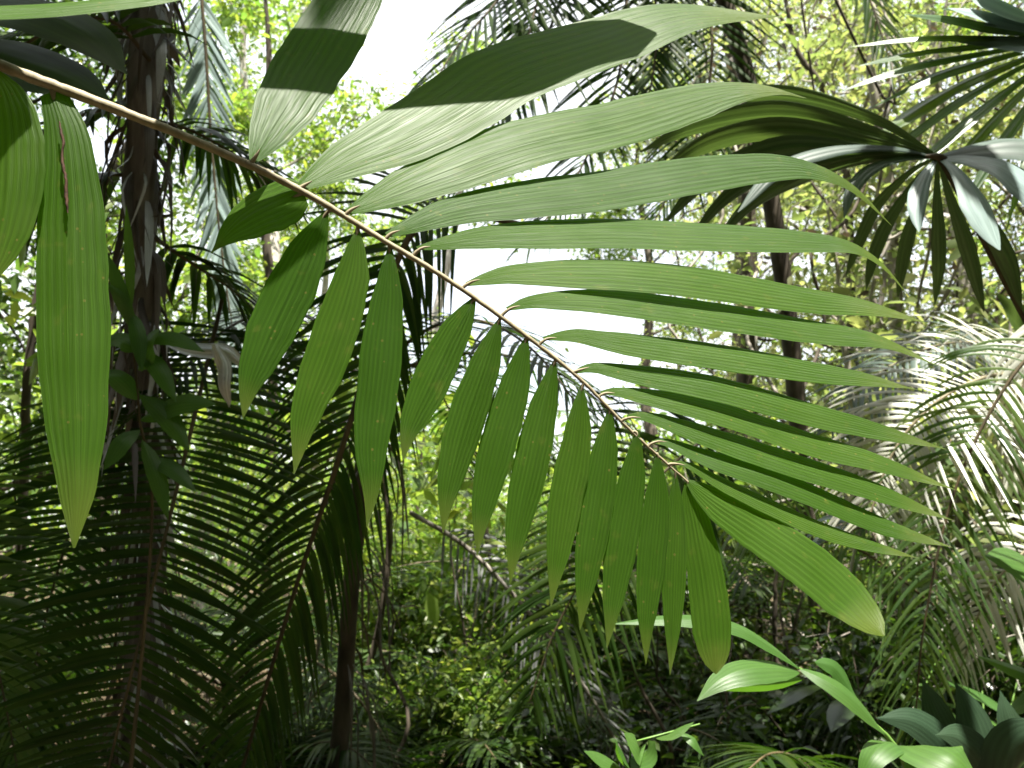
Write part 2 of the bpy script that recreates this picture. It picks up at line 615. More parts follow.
def shrub(name, label, base, h, spread, leafmat_, nleaf, lsize, nstem=7, group=None, stemmat='darkb', cat='shrub', aspect=.42):
    root = thing(name, label, cat, base, group)
    base = np.asarray(base, float)
    sb = MB()
    cent = []
    for i in range(nstem):
        az = i / nstem * 6.28 + RNG.random()
        sp = spread * (.3 + .7 * RNG.random())
        e = base + np.array([math.cos(az) * sp, math.sin(az) * sp, h * (.55 + .45 * RNG.random())])
        c = wob(base + RNG.normal(size=3) * [.08, .08, 0], e, 16, h * .03)
        tube(sb, c, (.012 * h**.5, .004), 5)
        for q in range(5):
            k = RNG.integers(5, 15)
            e2 = c[k] + RNG.normal(size=3) * h * .13
            tube(sb, np.array([c[k], (c[k] + e2) / 2 + [0, 0, .02], e2]), (.005, .002), 4)
            cent += [e2, (e2 + c[k]) / 2]
        cent += [e, c[12], c[9]]
    sb.build('stem', M[stemmat], root)
    cent = np.array(cent)
    k = RNG.integers(0, len(cent), nleaf)
    off = RNG.normal(size=(nleaf, 3)) * h * .085
    cb = MB()
    leaves(cb, cent[k] + off, lsize, nrm(off), aspect=aspect)
    cb.build('foliage', leafmat_, root, smooth=False)
    return root


def crown_frond_curve(c, az, L, rise, fall, n=6):
    """Arching frond curve from c towards azimuth az."""
    t = np.linspace(0, 1, n)
    d = np.array([math.cos(az), math.sin(az), 0])
    return [c + d * L * (x - .12 * x * x) + np.array([0, 0, 1.0]) * L * (rise * x - fall * x * x) for x in t]


def palm(name, label, base, trunk_h, nfr, L, leaf, mat, rmat='darkrachis', tmat='darkb', tr=.07, rise=.75, fall=.8, npair=34, hw=.013, top=None,
         az0=0.0, azs=None, group=None, droop=.35, trunkpts=None, **kw):
    root = thing(name, label, 'palm', base, group)
    base = np.asarray(base, float)
    tb = MB()
    if trunkpts is None:
        trunkpts = [base - [0, 0, .1], base + [0.02, .02, trunk_h * .5], base + [0, 0, trunk_h]]
    c = spline(trunkpts, 22)
    tube(tb, c, (tr * 1.3, tr, tr * .95, tr * .9), 10)
    tb.build('trunk', M[tmat], root)
    azs = azs or [az0 + i * 2.399 for i in range(nfr)]
    for i, az in enumerate(azs):
        rs = rise * (.55 + .6 * RNG.random())
        LL = L * (.85 + .3 * RNG.random())
        o = frond(root, crown_frond_curve(c[-1], az, LL, rs, fall * (.8 + .4 * RNG.random())), npair, leaf, hw, M[mat], M[rmat],
                  rr=(.014 * L**.5, .003), lname='frond', droop=droop, ns=5, **kw)
    return root

# ================================================================ the setting
g = MB()
gx = np.linspace(-1, 1, 90)
gx = np.sign(gx) * np.abs(gx)**2 * 150
gy = np.linspace(0, 1, 110)**2 * 190 - 12
X, Y = np.meshgrid(gx, gy, indexing='ij')
Z = .09 * np.sin(X * 1.3 + 1) * np.cos(Y * 1.1) + .05 * np.sin(X * 3.1 + Y * 2.3) + .02 * (np.abs(X) > 12) * (np.abs(X) - 12) - .05
i, j = np.meshgrid(np.arange(89), np.arange(109), indexing='ij')
g.add(np.stack([X, Y, Z], -1), np.stack([i * 110 + j, (i + 1) * 110 + j, (i + 1) * 110 + j + 1, i * 110 + j + 1], -1).reshape(-1, 4),
      np.stack([X, Y], -1))
o = g.build('ground', M['soil'])
o['kind'] = 'structure'

n = 22000
y = 1.5 + RNG.random(n)**1.4 * 24
x = RNG.normal(size=n) * .42 * (y + 2)
lb = MB()
leaves(lb, np.stack([x, y, .06 + .06 * RNG.random(n)], 1), .13, up_bias=2.5, aspect=.45)
o = lb.build('leaf_litter', M['litter'], None, False)
o['kind'] = 'stuff'
o['label'] = 'brown fallen leaves covering the forest floor'
o['category'] = 'leaf litter'

n = 20000
y = 4.2 + RNG.random(n)**1.2 * 26
x = RNG.uniform(-.75, .75, n) * (y + 1)
h = (.12 + .5 * (.5 + .5 * np.sin(x * 1.9 + 1) * np.cos(y * 1.4))) * RNG.random(n)**.7
lb = MB()
leaves(lb, np.stack([x, y, .05 + h * 1.15], 1), .085, up_bias=1.5, aspect=.4)
o = lb.build('undergrowth', M['deep'], None, False)
o['kind'] = 'stuff'
o['label'] = 'low leafy ground cover spreading between the trees'
o['category'] = 'undergrowth'

n = 52000
az = RNG.uniform(-42, 42, n)
dist = RNG.uniform(30, 44, n)
side = np.clip(np.abs(az + 3) / 26, 0, 1)
hmax = (3.6 + 7 * side**1.3) * (.8 + .25 * np.sin(az * .9) + .15 * np.sin(az * 2.3 + 1))
k = RNG.random(n)**.8
bump_ = np.stack([np.sin(R(az)) * dist, np.cos(R(az)) * dist, k * hmax], 1)
cl = RNG.normal(size=(300, 3)) * 1.0
lb = MB()
leaves(lb, bump_ + cl[RNG.integers(0, 300, n)] * .6, .3, aspect=.5)
o = lb.build('distant_forest', M['bright'], None, False)
o['kind'] = 'stuff'
o['label'] = 'far wall of sunlit forest foliage closing off the view'
o['category'] = 'forest'

# the forest all round and behind the camera: it shades and greens the light
n = 45000
az = RNG.uniform(48, 312, n)
k = RNG.random(n)
dist = 7 + 6 * RNG.random(n)
ring = np.stack([np.sin(R(az)) * dist, np.cos(R(az)) * dist, k * 12], 1)
m = 15000
roof = np.stack([RNG.uniform(-11, 11, m), RNG.uniform(-15, -4.6, m), RNG.uniform(7, 11, m)], 1)
cl = RNG.normal(size=(500, 3)) * .9
pts = np.concatenate([ring, roof])
lb = MB()
leaves(lb, pts + cl[RNG.integers(0, 500, len(pts))], .5, aspect=.5)
m = 8500
roof = np.stack([RNG.uniform(-3.2, .1, m), RNG.uniform(-.4, 1.4, m), RNG.uniform(8, 10.5, m)], 1)  # added unseen canopy patch that shades the lower left
roof[:450] = np.stack([RNG.uniform(1.5, 2.5, 450), RNG.uniform(1.8, 3.3, 450), RNG.uniform(8, 9.6, 450)], 1)  # added unseen patch that shades the undergrowth at the lower right
roof = roof + cl[RNG.integers(0, 500, m)] * .5
foot = roof - SUN * ((roof[:, 2:3] - 1.8) / SUN[2])       # where each leaf's shadow falls at the height of the big frond
roof = roof[~((foot[:, 0] > -1.0) & (foot[:, 1] < 1.6)) & ~((np.abs(foot[:, 0] + 1.2) < .16) & (np.abs(foot[:, 1] - 2.8) < .3))]  # patch thinned so sun still reaches the big frond and shaggy trunk
leaves(lb, roof, .3, aspect=.5)
o = lb.build('surrounding_forest', M['deep'], None, False)
o['kind'] = 'stuff'
o['label'] = 'leafy forest wall continuing on both sides of the view, plus unseen shading canopy'
o['category'] = 'forest'

# ================================================================ the frond that fills the picture
def dr(u):
    return float(np.interp(u, [-80, 0, 300, 690], [.92, .94, 1.0, 1.0]))


RACH = [(-70, 32), (0, 65), (100, 103), (200, 143), (300, 190), (380, 238), (450, 281), (520, 331), (580, 379), (625, 425), (665, 462), (688, 482)]
main = thing('palm_frond', 'large sunlit green palm frond reaching diagonally across the whole picture', 'palm frond', P(0, 65, dr(0)))
rb = MB()
rc = spline([P(u, v, dr(u)) for u, v in RACH], 160)
rr_ = np.interp(np.linspace(0, 1, 160), np.linspace(0, 1, 7), (.0066, .0060, .0047, .0035, .0028, .0021, .0012))
tube(rb, rc + RNG.normal(size=rc.shape) * .00012, rr_ * (1 + .05 * RNG.normal(size=160)), 12)

UPPER = [
    ([(253, 161), (284, 108), (322, 46), (358, -12), (398, -75)], 66),
    ([(300, 188), (348, 160), (400, 135), (450, 107), (512, 70), (600, 42), (660, 21), (705, 14), (782, 16)], 57),
    ([(348, 211), (400, 188), (450, 168), (512, 147), (612, 124), (680, 104), (727, 92), (770, 90), (806, 99)], 49),
    ([(387, 235), (450, 212), (512, 201), (612, 188), (712, 172), (780, 166), (820, 172), (855, 190), (892, 226)], 41),
    ([(417, 249), (465, 240), (512, 235), (612, 232), (712, 237), (800, 241), (850, 246), (882, 264), (910, 296)], 35),
    ([(467, 283), (490, 277), (520, 273), (612, 275), (712, 285), (812, 299), (870, 307), (928, 324)], 38),
    ([(507, 309), (540, 301), (612, 302), (712, 315), (812, 331), (880, 341), (938, 366)], 33),
    ([(543, 339), (575, 336), (612, 341), (712, 355), (812, 372), (868, 379), (918, 389)], 31),
    ([(576, 371), (590, 367), (612, 369), (712, 389), (812, 414), (880, 430), (946, 450)], 31),
    ([(601, 393), (625, 393), (712, 411), (812, 444), (880, 463), (956, 490)], 29),
    ([(627, 417), (650, 418), (712, 437), (812, 471), (880, 493), (954, 520)], 29),
    ([(653, 441), (670, 442), (712, 459), (812, 496), (880, 523), (952, 548)], 27),
    ([(672, 463), (690, 466), (730, 488), (812, 526), (862, 543), (918, 558)], 20),
]
for k, (pts, w) in enumerate(UPPER):
    u0, v0 = pts[0]
    d0 = dr(u0)
    p3 = []
    for (u, v) in pts:
        p3.append((u, v, d0 + .0008 * (v0 - v) + .0006 * (u - u0)))
    pix_leaf(main, 'leaflet', M['front'], p3, w * (.80 if k >= 4 else .96), (.39, -.76, .52), LANCE, n=54, m=31, fold=.035, pleats=9, amp=.00012, rag=.028, twist=.05 * math.sin(k * 2.3 + 2), jag=.3 * (k % 3))
# the broad end leaflet
pix_leaf(main, 'leaflet', M['front'], [(688, 482, 1.0), (720, 505, 1.0), (762, 531, 1.0), (812, 566, .99), (852, 601, .975), (884, 636, .95)], 47, (.3, -.85, .42),
         BLUNT, n=48, m=27, fold=.06, rag=.028)

LOWER = [
    ([(-6, 70), (6, 110), (9, 160), (4, 220), (-14, 292)], 58, LANCE),
    ([(52, 92), (64, 130), (69, 180), (71, 260), (73, 380), (75, 450), (76, 492), (74, 548)], 67, STRAP),
    ([(304, 193), (285, 200), (255, 214), (232, 230), (211, 253)], 46, [(0, .5), (.1, .9), (.3, 1), (.6, .8), (.8, .4), (.92, .12), (1, .01)]),
    ([(327, 211), (312, 240), (291, 285), (268, 335), (250, 382), (243, 418)], 50, OVAL),
    ([(358, 228), (350, 280), (328, 350), (306, 412), (294, 474)], 45, OVAL),
    ([(390, 246), (386, 300), (379, 370), (371, 440), (371, 490), (367, 527)], 43, OVAL),
    ([(475, 297), (450, 340), (426, 390), (409, 430), (403, 460)], 39, OVAL),
    ([(500, 318), (484, 368), (463, 430), (448, 490), (443, 533)], 38, OVAL),
    ([(527, 336), (513, 390), (496, 450), (482, 510), (477, 556)], 37, OVAL),
    ([(555, 360), (543, 410), (530, 470), (517, 530), (510, 584)], 36, OVAL),
    ([(582, 385), (577, 440), (566, 500), (557, 560), (551, 606)], 35, OVAL),
    ([(610, 408), (604, 460), (595, 520), (586, 580), (580, 630)], 34, OVAL),
    ([(638, 430), (632, 480), (622, 540), (613, 600), (607, 648)], 33, OVAL),
    ([(658, 452), (657, 500), (652, 560), (647, 620), (646, 664)], 29, OVAL),
    ([(675, 473), (676, 520), (674, 580), (672, 640), (670, 675)], 24, OVAL),
    ([(687, 482), (698, 530), (709, 590), (714, 640), (716, 674)], 39, BLUNT),
]
for k, (pts, w, prof) in enumerate(LOWER):
    u0, v0 = pts[0]
    d0 = dr(u0)
    p3 = [(u, v, d0 - .00022 * (v - v0)) for u, v in pts]
    nh = (.06 * math.sin(k * 2.1), -.95, .16 + .10 * math.sin(k * 1.7))
    ob = pix_leaf(main, 'leaflet', M['front'], p3, w, nh, prof, n=46, m=25, fold=.14, pleats=7, amp=.0001, twist=.15 * math.sin(k * 3.3), rag=.028)
    if k == 1:
        sb = MB()
        c = spline([P(u, v, .946 - .00022 * (v - 92)) for u, v in ((61, 122), (65, 145), (64, 160), (68, 180), (68, 196), (70, 214))], 30)
        c += RNG.normal(size=c.shape) * .0004
        tube(sb, c - FWD * .004, (.0006, .0017, .0012, .0018, .0015, .0021, .0007), 6)
        so = sb.build('scar', M['scar'], ob)
        so['label'] = 'thin brown crack down the leaflet'

for pts in [q[0] for q in UPPER] + [q[0] for q in LOWER]:
    a = P(*pts[0], dr(pts[0][0]))
    dirn = nrm(P(*pts[1], dr(pts[0][0])) - a)
    near = rc[np.argmin(np.linalg.norm(rc - a, axis=1))]
    rad = .0008 + .35 * rr_[np.argmin(np.linalg.norm(rc - a, axis=1))]
    tube(rb, spline([near, (near + a) / 2, a + dirn * .006, a + dirn * .016], 8), (rad * 1.3, rad * 1.2, rad * .8, rad * .2), 7)
rb.build('rachis', M['rachis'], main)

# ---- frond overhead, mostly above the frame, whose blades throw the crisp shadow bands
over = thing('palm_frond', 'bright green palm leaflet lying across the top left corner', 'palm frond', P(-160, 0, .62))
ob = MB()
tube(ob, spline([P(-160, 60, .60), P(-120, -40, .66), P(-60, -140, .8), P(0, -240, .95)], 24), (.006, .004), 8)
ob.build('rachis', M['rachis'], over)
pix_leaf(over, 'leaflet', M['front'], [(-138, 12, .63), (-40, 10, .66), (40, 7, .68), (110, 1, .70), (170, -5, .72), (225, -14, .74)], 30, (0, -.7, .7), LANCE, fold=.1)


def caster(pts, width, t, prof=STRAP):
    c = spline([P(*p) + SUN * t for p in pts], 30)
    W, N = frame(c, SUN + np.array([.1, -.2, 0]))
    b = MB()
    blade(b, c, W, N, width / 2, prof, 9, .1, uid=uid())
    b.build('leaflet', M['front'], over)  # unseen blade set along the sun ray to shade leaflets below


caster([(150, -8, 1.03), (250, -8, 1.06), (328, -4, 1.10), (430, 9, 1.16), (520, 11, 1.22), (590, 6, 1.28), (662, -6, 1.32)], .098, .27, [(0, .5), (.1, .7), (.45, .72), (.7, 1), (.93, .7), (1, .05)])
caster([(-130, 170, .94), (-40, 176, .94), (30, 182, .94)], .07, .35)  # added to dim the leftmost hanging leaflet
caster([(150, 205, .98), (255, 212, .985), (330, 205, .99)], .03, .42)  # added to darken the short lower leaflet

# ================================================================ fan palms on the right
fan = thing('fan_palm', 'fan palm leaf with dark drooping segments and blades coloured grey for sky glint around its hub', 'fan palm', PG(1330, 2.35))
hub = (938, 157, 2.3)
pb = MB()
tube(pb, spline([P(*hub), P(962, 200, 2.33), P(990, 255, 2.36), P(1030, 330, 2.4), P(1150, 560, 2.4), PG(1330, 2.35) - [0, 0, .1]], 40), (.006, .008, .012, .014), 8)
pb.build('petiole', M['darkrachis'], fan)
hb = MB()
tube(hb, spline([P(925, 156, 2.29), P(938, 157, 2.29), P(950, 160, 2.3)], 6), (.004, .012, .004), 8)
hb.build('hub', M['darkrachis'], fan)
SEG = [  # grey and pale segments hold the sky's glint in their colour
    ([(880, 122), (800, 98), (720, 96), (662, 108)], 26, 'fan', .10), ([(872, 133), (785, 114), (700, 126), (640, 152)], 32, 'fan', .05),
    ([(870, 143), (785, 130), (705, 146), (648, 186)], 32, 'fan', 0), ([(862, 151), (785, 148), (712, 178), (662, 226)], 30, 'fan', -.05),
    ([(862, 157), (790, 165), (732, 195), (688, 242)], 26, 'fan', -.1), ([(866, 160), (805, 177), (752, 205), (712, 248)], 24, 'fan', -.12),
    ([(890, 147), (830, 149), (778, 168), (738, 212)], 13, 'grey', -.16), ([(900, 158), (870, 168), (852, 190), (844, 218)], 13, 'grey', -.1),
    ([(912, 172), (880, 205), (862, 240), (846, 276)], 17, 'fan', .04), ([(918, 180), (892, 220), (876, 255), (866, 290)], 18, 'fan', .08),
    ([(926, 190), (912, 230), (904, 265), (898, 298)], 19, 'fan', .1), ([(938, 195), (940, 235), (940, 270), (935, 305)], 20, 'fan', .12),
    ([(950, 195), (966, 240), (976, 275), (984, 312)], 22, 'fan', .1), ([(962, 190), (990, 230), (1010, 265), (1022, 310)], 28, 'fan', .06),
    ([(930, 168), (922, 185), (918, 205), (919, 232)], 22, 'pale', -.12), ([(954, 166), (970, 185), (984, 212), (1000, 250)], 27, 'pale', -.14),
    ([(968, 156), (1005, 162), (1040, 185), (1070, 225)], 34, 'pale', -.1), ([(975, 148), (1020, 142), (1070, 150), (1120, 180)], 32, 'grey', 0),
]
for pts, w, mt, dd in SEG:
    w *= .72 if mt == 'fan' else .9
    p3 = [hub] + [(u, v, 2.3 + dd * (q + 1) / len(pts)) for q, (u, v) in enumerate(pts)]
    pix_leaf(fan, 'leaf_segment', M[mt], p3, w, (.1, -.6, -.75) if mt == 'fan' else (.1, -.75, .6), [(0, .12), (.3, .6), (.55, 1), (.75, .9), (.9, .5), (1, .05)], n=26, m=9, fold=.3, pleats=3, amp=.002)

fan2 = thing('fan_palm', 'fan palm with fine bright segments radiating from the top right corner', 'fan palm', PG(1500, 2.9))
hub2 = (1078, 38, 2.75)
pb = MB()
tube(pb, spline([P(*hub2), P(1130, 130, 2.8), P(1300, 420, 2.9), PG(1500, 2.9) - [0, 0, .1]], 40), (.007, .012, .015), 8)
pb.build('petiole', M['greenstem'], fan2)
SEG2 = [((985, -50), (1030, -5), 30, 'pale'), ((940, -22), (1010, 5), 28, 'pale'), ((948, 8), (1015, 20), 26, 'pale'), ((905, 14), (1000, 26), 18, 'fanlit'), ((958, 42), (1015, 38), 24, 'pale'),  # pale blades: sky reflection put into the colour
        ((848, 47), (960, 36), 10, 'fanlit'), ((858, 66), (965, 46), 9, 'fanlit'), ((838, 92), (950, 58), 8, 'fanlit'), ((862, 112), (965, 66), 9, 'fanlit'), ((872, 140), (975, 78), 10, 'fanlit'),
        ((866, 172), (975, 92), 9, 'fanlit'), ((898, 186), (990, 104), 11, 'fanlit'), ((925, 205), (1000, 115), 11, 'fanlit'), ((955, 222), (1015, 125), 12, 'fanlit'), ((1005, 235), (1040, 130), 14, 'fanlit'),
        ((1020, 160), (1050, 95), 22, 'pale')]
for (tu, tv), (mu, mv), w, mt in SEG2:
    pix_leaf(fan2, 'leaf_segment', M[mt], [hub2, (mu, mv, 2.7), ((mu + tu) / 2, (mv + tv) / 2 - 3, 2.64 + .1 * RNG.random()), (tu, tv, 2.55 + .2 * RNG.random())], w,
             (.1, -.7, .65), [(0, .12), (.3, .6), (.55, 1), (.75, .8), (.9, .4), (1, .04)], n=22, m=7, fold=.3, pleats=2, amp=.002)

# an added upper leaf on the first fan palm, unseen, shading the one in view
h3 = P(*hub) + SUN * 2.0 + np.array([-.1, .05, 0])
pb = MB()
tube(pb, spline([h3, h3 + [.5, .1, -.1], h3 + [.95, .1, -1.2], PG(1330, 2.35) - [0, 0, .1]], 30), (.007, .012, .014), 8)
pb.build('petiole', M['darkrachis'], fan)
for q in range(8):
    a = R(-150 + 300 * q / 7 + 180)
    dv = np.array([math.cos(a), math.sin(a) * .75, 0])
    if dv[0] * .8 + dv[1] * .6 > .3:
        dv = dv * .3
    c = spline([h3, h3 + dv * .35 + [0, 0, .06], h3 + dv * .7, h3 + dv * 1.0 - [0, 0, .2]], 18)
    W, N = frame(c, (0, 0, 1))
    sb = MB()
    blade(sb, c, W, N, .075, [(0, .12), (.3, .75), (.55, 1), (.75, .9), (.9, .5), (1, .05)], 7, .3, uid=uid())
    sb.build('leaf_segment', M['fan'], fan)

# ================================================================ left: shaggy palm
shag = thing('palm', 'shaggy dark palm trunk hung with torn fibres, some coloured grey as sky gloss, on the left', 'palm', PG(150, 2.95))
tp = [PG(150, 2.95) - [0, 0, .15], P(146, 600, 2.9), P(143, 400, 2.85), P(140, 200, 2.8), P(146, 60, 2.8), P(150, -150, 2.85), P(150, -330, 2.9)]
tc = spline(tp, 60)
tb = MB()
tube(tb, tc, .052 + .006 * np.sin(np.arange(40) * 1.9), 14)
tb.build('trunk', M['fibre'], shag)
fb = MB()
fg = MB()
for q in range(520):
    k = int(RNG.integers(12, 59))
    a = RNG.random() * 6.28
    out = np.array([math.cos(a), math.sin(a), 0])
    p = tc[k] + out * .05
    ln = .10 + .26 * RNG.random()
    c = spline([p, p + out * (.015 + .05 * RNG.random()) - [0, 0, ln * .3], p + out * (.02 + .09 * RNG.random()) + RNG.normal(size=3) * .03 - [0, 0, ln]], 8)
    W, N = frame(c, out + RNG.normal(size=3) * .5)
    blade(fg if q % 3 == 0 else fb, c, W, N, .003 + .015 * RNG.random()**2, GRASS, 3, .3, uid=uid())  # every third strip takes the painted sky-gloss colour
fb.build('husk', M['dead'], shag)
ho = fg.build('husk', M['deadgrey_gloss'], shag)
ho['label'] = 'shredded leaf bases coloured pale grey for sky gloss'
crown = tc[-1]
for az, L, rs, fl in ((5.75, 1.5, .5, .6), (6.2, 1.8, .6, .6), (.35, 1.9, .9, .5), (.75, 2.0, 1.0, .5), (1.2, 2.0, .9, .5), (1.9, 2.2, .9, .6), (2.7, 2.3, .5, .9), (3.5, 2.2, .5, .9), (4.3, 1.8, .7, .7), (5.1, 1.4, .8, .6)):
    frond(shag, crown_frond_curve(crown, az, L, rs, fl), 46, .5, .017, M['dark'], M['darkrachis'], lname='frond', droop=.3, ns=5)
for pts in ([(150, 60, 2.75), (110, 20, 2.6), (50, 30, 2.5), (-40, 90, 2.5)], [(150, 110, 2.8), (100, 110, 2.7), (40, 135, 2.6), (-50, 190, 2.6)],
            [(150, 120, 2.8), (190, 130, 2.9), (235, 155, 3.0), (290, 200, 3.1)], [(150, 235, 2.8), (190, 262, 2.9), (235, 292, 3.0), (275, 330, 3.05)],
            [(148, 180, 2.85), (100, 175, 2.8), (40, 200, 2.8), (-40, 250, 2.8)]):
    frond(shag, [P(*p) for p in pts], 26, .36, .014, M['dark'], M['darkrachis'], lname='frond', droop=.5, ns=5, up=(0, -.2, 1), rr=(.008, .003))

curl = thing('dead_leaf', 'curled grey dead leaf caught beside the shaggy trunk', 'dead leaf', P(165, 345, 2.6))
for pts, w in (([(163, 341, 2.6), (185, 346, 2.58), (208, 350, 2.58), (228, 352, 2.6), (250, 374, 2.62)], 15), ([(214, 344, 2.57), (222, 362, 2.57), (224, 386, 2.58), (228, 408, 2.6)], 13)):
    pix_leaf(curl, 'blade', M['deadgrey_gloss'], p_ if False else pts, w, (.1, -.8, .6), STRAP, n=22, m=7, fold=.5, pleats=2, amp=.004, twist=.9, jag=1.2)

back = thing('palm_frond', 'dark broad palm leaflets behind the stem at the upper left corner', 'palm frond', P(-140, 60, 1.7))
tb = MB()
tube(tb, spline([P(-160, -60, 1.75), P(-140, 60, 1.7), P(-130, 200, 1.65), P(-125, 330, 1.6)], 24), (.007, .004), 8)
tb.build('rachis', M['darkrachis'], back)
for pts, w in (([(-140, 60, 1.7), (-40, 48, 1.66), (40, 68, 1.63), (112, 102, 1.6)], 48), ([(-142, 20, 1.72), (0, 5, 1.7), (80, 30, 1.68), (128, 75, 1.66)], 40)):
    pix_leaf(back, 'leaflet', M['dark'], pts, w, (.2, -.75, .6), LANCE, n=30, m=13, fold=.12, pleats=5, amp=.0004)
sprig = thing('sapling', 'dark broad-leaved sapling at the foot of the shaggy palm', 'sapling', PG(140, 2.45))
sb = MB()
tube(sb, spline([PG(140, 2.45) - [0, 0, .1], P(150, 560, 2.42), P(140, 420, 2.4), P(130, 310, 2.4)], 30), (.009, .003), 6)
sb.build('stem', M['darkrachis'], sprig)
for (bu, bv, tu, tv, w) in ((140, 400, 92, 372, 20), (140, 395, 190, 452, 22), (140, 350, 98, 345, 15), (138, 350, 176, 402, 19), (134, 330, 105, 282, 14), (140, 420, 216, 404, 20), (140, 430, 104, 470, 18),
                            (131, 312, 142, 372, 16), (145, 460, 196, 492, 17), (135, 330, 92, 236, 13), (131, 310, 126, 205, 10), (138, 370, 160, 330, 15), (142, 440, 168, 520, 18), (136, 340, 205, 352, 15)):
    mu, mv = (bu + tu) / 2, (bv + tv) / 2 - 9
    pix_leaf(sprig, 'leaf', M['ginger'], [(bu, bv, 2.4), (mu, mv, 2.36), (tu, tv, 2.33)], w, (.15 * math.sin(bv), -.85, .45), OVAL, n=16, m=7, fold=.25, pleats=0)

# hanging pale frond behind
hang = thing('palm_frond', 'pale blue-grey palm frond hanging straight down behind the shaggy trunk', 'palm frond', P(200, -40, 5.0))
frond(hang, [P(196, -60, 5.0), P(205, 40, 5.0), P(212, 150, 5.0), P(224, 270, 5.0), P(244, 400, 5.0)], 60, .34, .015, M['pale'], M['darkrachis'], lname='frond', a0=30, a1=18, droop=.05,
      lift=.05, up=(.6, -.8, 0))

# ================================================================ big dark feather fronds, lower left and centre
low = thing('palm_frond', 'very dark feather frond filling the lower left with level narrow leaflets', 'palm frond', P(214, 300, 3.0))
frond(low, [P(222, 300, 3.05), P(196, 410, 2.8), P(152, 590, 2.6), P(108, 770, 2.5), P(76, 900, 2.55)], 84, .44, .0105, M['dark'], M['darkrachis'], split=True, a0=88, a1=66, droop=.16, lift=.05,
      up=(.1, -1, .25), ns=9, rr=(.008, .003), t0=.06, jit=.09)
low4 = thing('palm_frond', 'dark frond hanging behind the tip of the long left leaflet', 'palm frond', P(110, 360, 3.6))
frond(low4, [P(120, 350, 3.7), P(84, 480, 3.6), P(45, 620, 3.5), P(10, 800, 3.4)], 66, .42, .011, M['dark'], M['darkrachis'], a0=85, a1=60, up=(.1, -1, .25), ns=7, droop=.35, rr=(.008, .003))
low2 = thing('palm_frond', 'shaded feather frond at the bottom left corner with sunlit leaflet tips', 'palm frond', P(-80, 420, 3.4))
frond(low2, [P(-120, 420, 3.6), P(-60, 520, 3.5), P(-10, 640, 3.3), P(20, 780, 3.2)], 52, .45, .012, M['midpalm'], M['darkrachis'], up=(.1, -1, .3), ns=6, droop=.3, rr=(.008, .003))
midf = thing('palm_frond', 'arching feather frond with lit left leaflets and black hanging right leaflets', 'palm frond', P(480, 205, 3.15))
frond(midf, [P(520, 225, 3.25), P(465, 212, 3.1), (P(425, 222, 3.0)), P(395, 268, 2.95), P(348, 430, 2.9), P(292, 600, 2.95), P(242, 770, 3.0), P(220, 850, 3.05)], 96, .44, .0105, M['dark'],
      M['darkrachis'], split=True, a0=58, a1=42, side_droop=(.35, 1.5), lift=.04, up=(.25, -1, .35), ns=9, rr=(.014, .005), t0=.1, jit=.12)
midb = thing('palm_frond', 'dark slanting feather frond seen through the lower leaflets of the big frond', 'palm frond', P(700, 430, 4.2))
frond(midb, [P(760, 410, 4.3), P(690, 450, 4.2), P(620, 520, 4.1), P(560, 620, 4.0), P(530, 700, 4.0)], 40, .62, .013, M['dark'], M['darkrachis'], up=(.2, -1, .4), droop=.45, ns=7, rr=(.009, .003), a0=75, a1=40)
midc = thing('palm_frond', 'green feather frond behind the broad end leaflet of the big frond', 'palm frond', P(900, 560, 4.6))
frond(midc, [P(940, 610, 4.7), P(860, 550, 4.6), P(780, 520, 4.5), P(690, 520, 4.5)], 36, .5, .012, M['midpalm'], M['darkrachis'], up=(.2, -1, .5), droop=.4, ns=6, rr=(.008, .003))
graydead = thing('palm_frond', 'withered grey frond slanting down below the lower leaflets', 'palm frond', P(425, 515, 4.6))
frond(graydead, [P(410, 512, 4.7), P(470, 550, 4.6), P(535, 620, 4.5), P(590, 695, 4.4), P(630, 770, 4.3)], 40, .30, .008, M['withered'], M['paleb'], a0=60, a1=35, droop=.5, lift=.0, up=(0, -1, .3), ns=6, rr=(.014, .008), jit=.2)

# ================================================================ right: dry fronds
dry = thing('palm_frond', 'dry frond with slanting leaflets coloured white for sun glare on the right', 'palm frond', P(1065, 375, 3.7))
frond(dry, [P(1075, 385, 3.7), P(1010, 374, 3.6), P(965, 385, 3.55), P(925, 412, 3.5), P(892, 455, 3.5), P(868, 520, 3.5)], 54, .55, .0095, M['straw'], M['rachis'], up=(-.3, -.8, .6), a0=80, a1=50,
      side_droop=(.55, .3), ns=7, rr=(.011, .004), t0=.02)
dry2 = thing('palm_frond', 'narrow whitish frond dangling at the right edge above the glare-white one', 'palm frond', P(1040, 300, 3.5))
frond(dry2, [P(1060, 290, 3.5), P(1035, 340, 3.5), P(1018, 410, 3.5), P(1010, 480, 3.5)], 26, .26, .012, M['straw'], M['rachis'], up=(-.3, -1, .2), a0=45, a1=25, droop=.4, ns=6, rr=(.008, .003))
dry5 = thing('palm_frond', 'pale green sunlit frond between the fan palm hub and the glare-white frond', 'palm frond', P(1060, 360, 4.6))
frond(dry5, [P(1080, 400, 4.6), P(1010, 350, 4.6), P(940, 345, 4.6), P(870, 380, 4.6), P(830, 430, 4.6)], 44, .5, .011, M['grey'], M['rachis'], up=(-.2, -.6, .8), a0=75, a1=45, droop=.5, ns=6, rr=(.009, .003))
dry6 = thing('palm_frond', 'thin-leaved green frond hanging in front of the glare-white frond at the right', 'palm frond', P(1070, 300, 3.3))
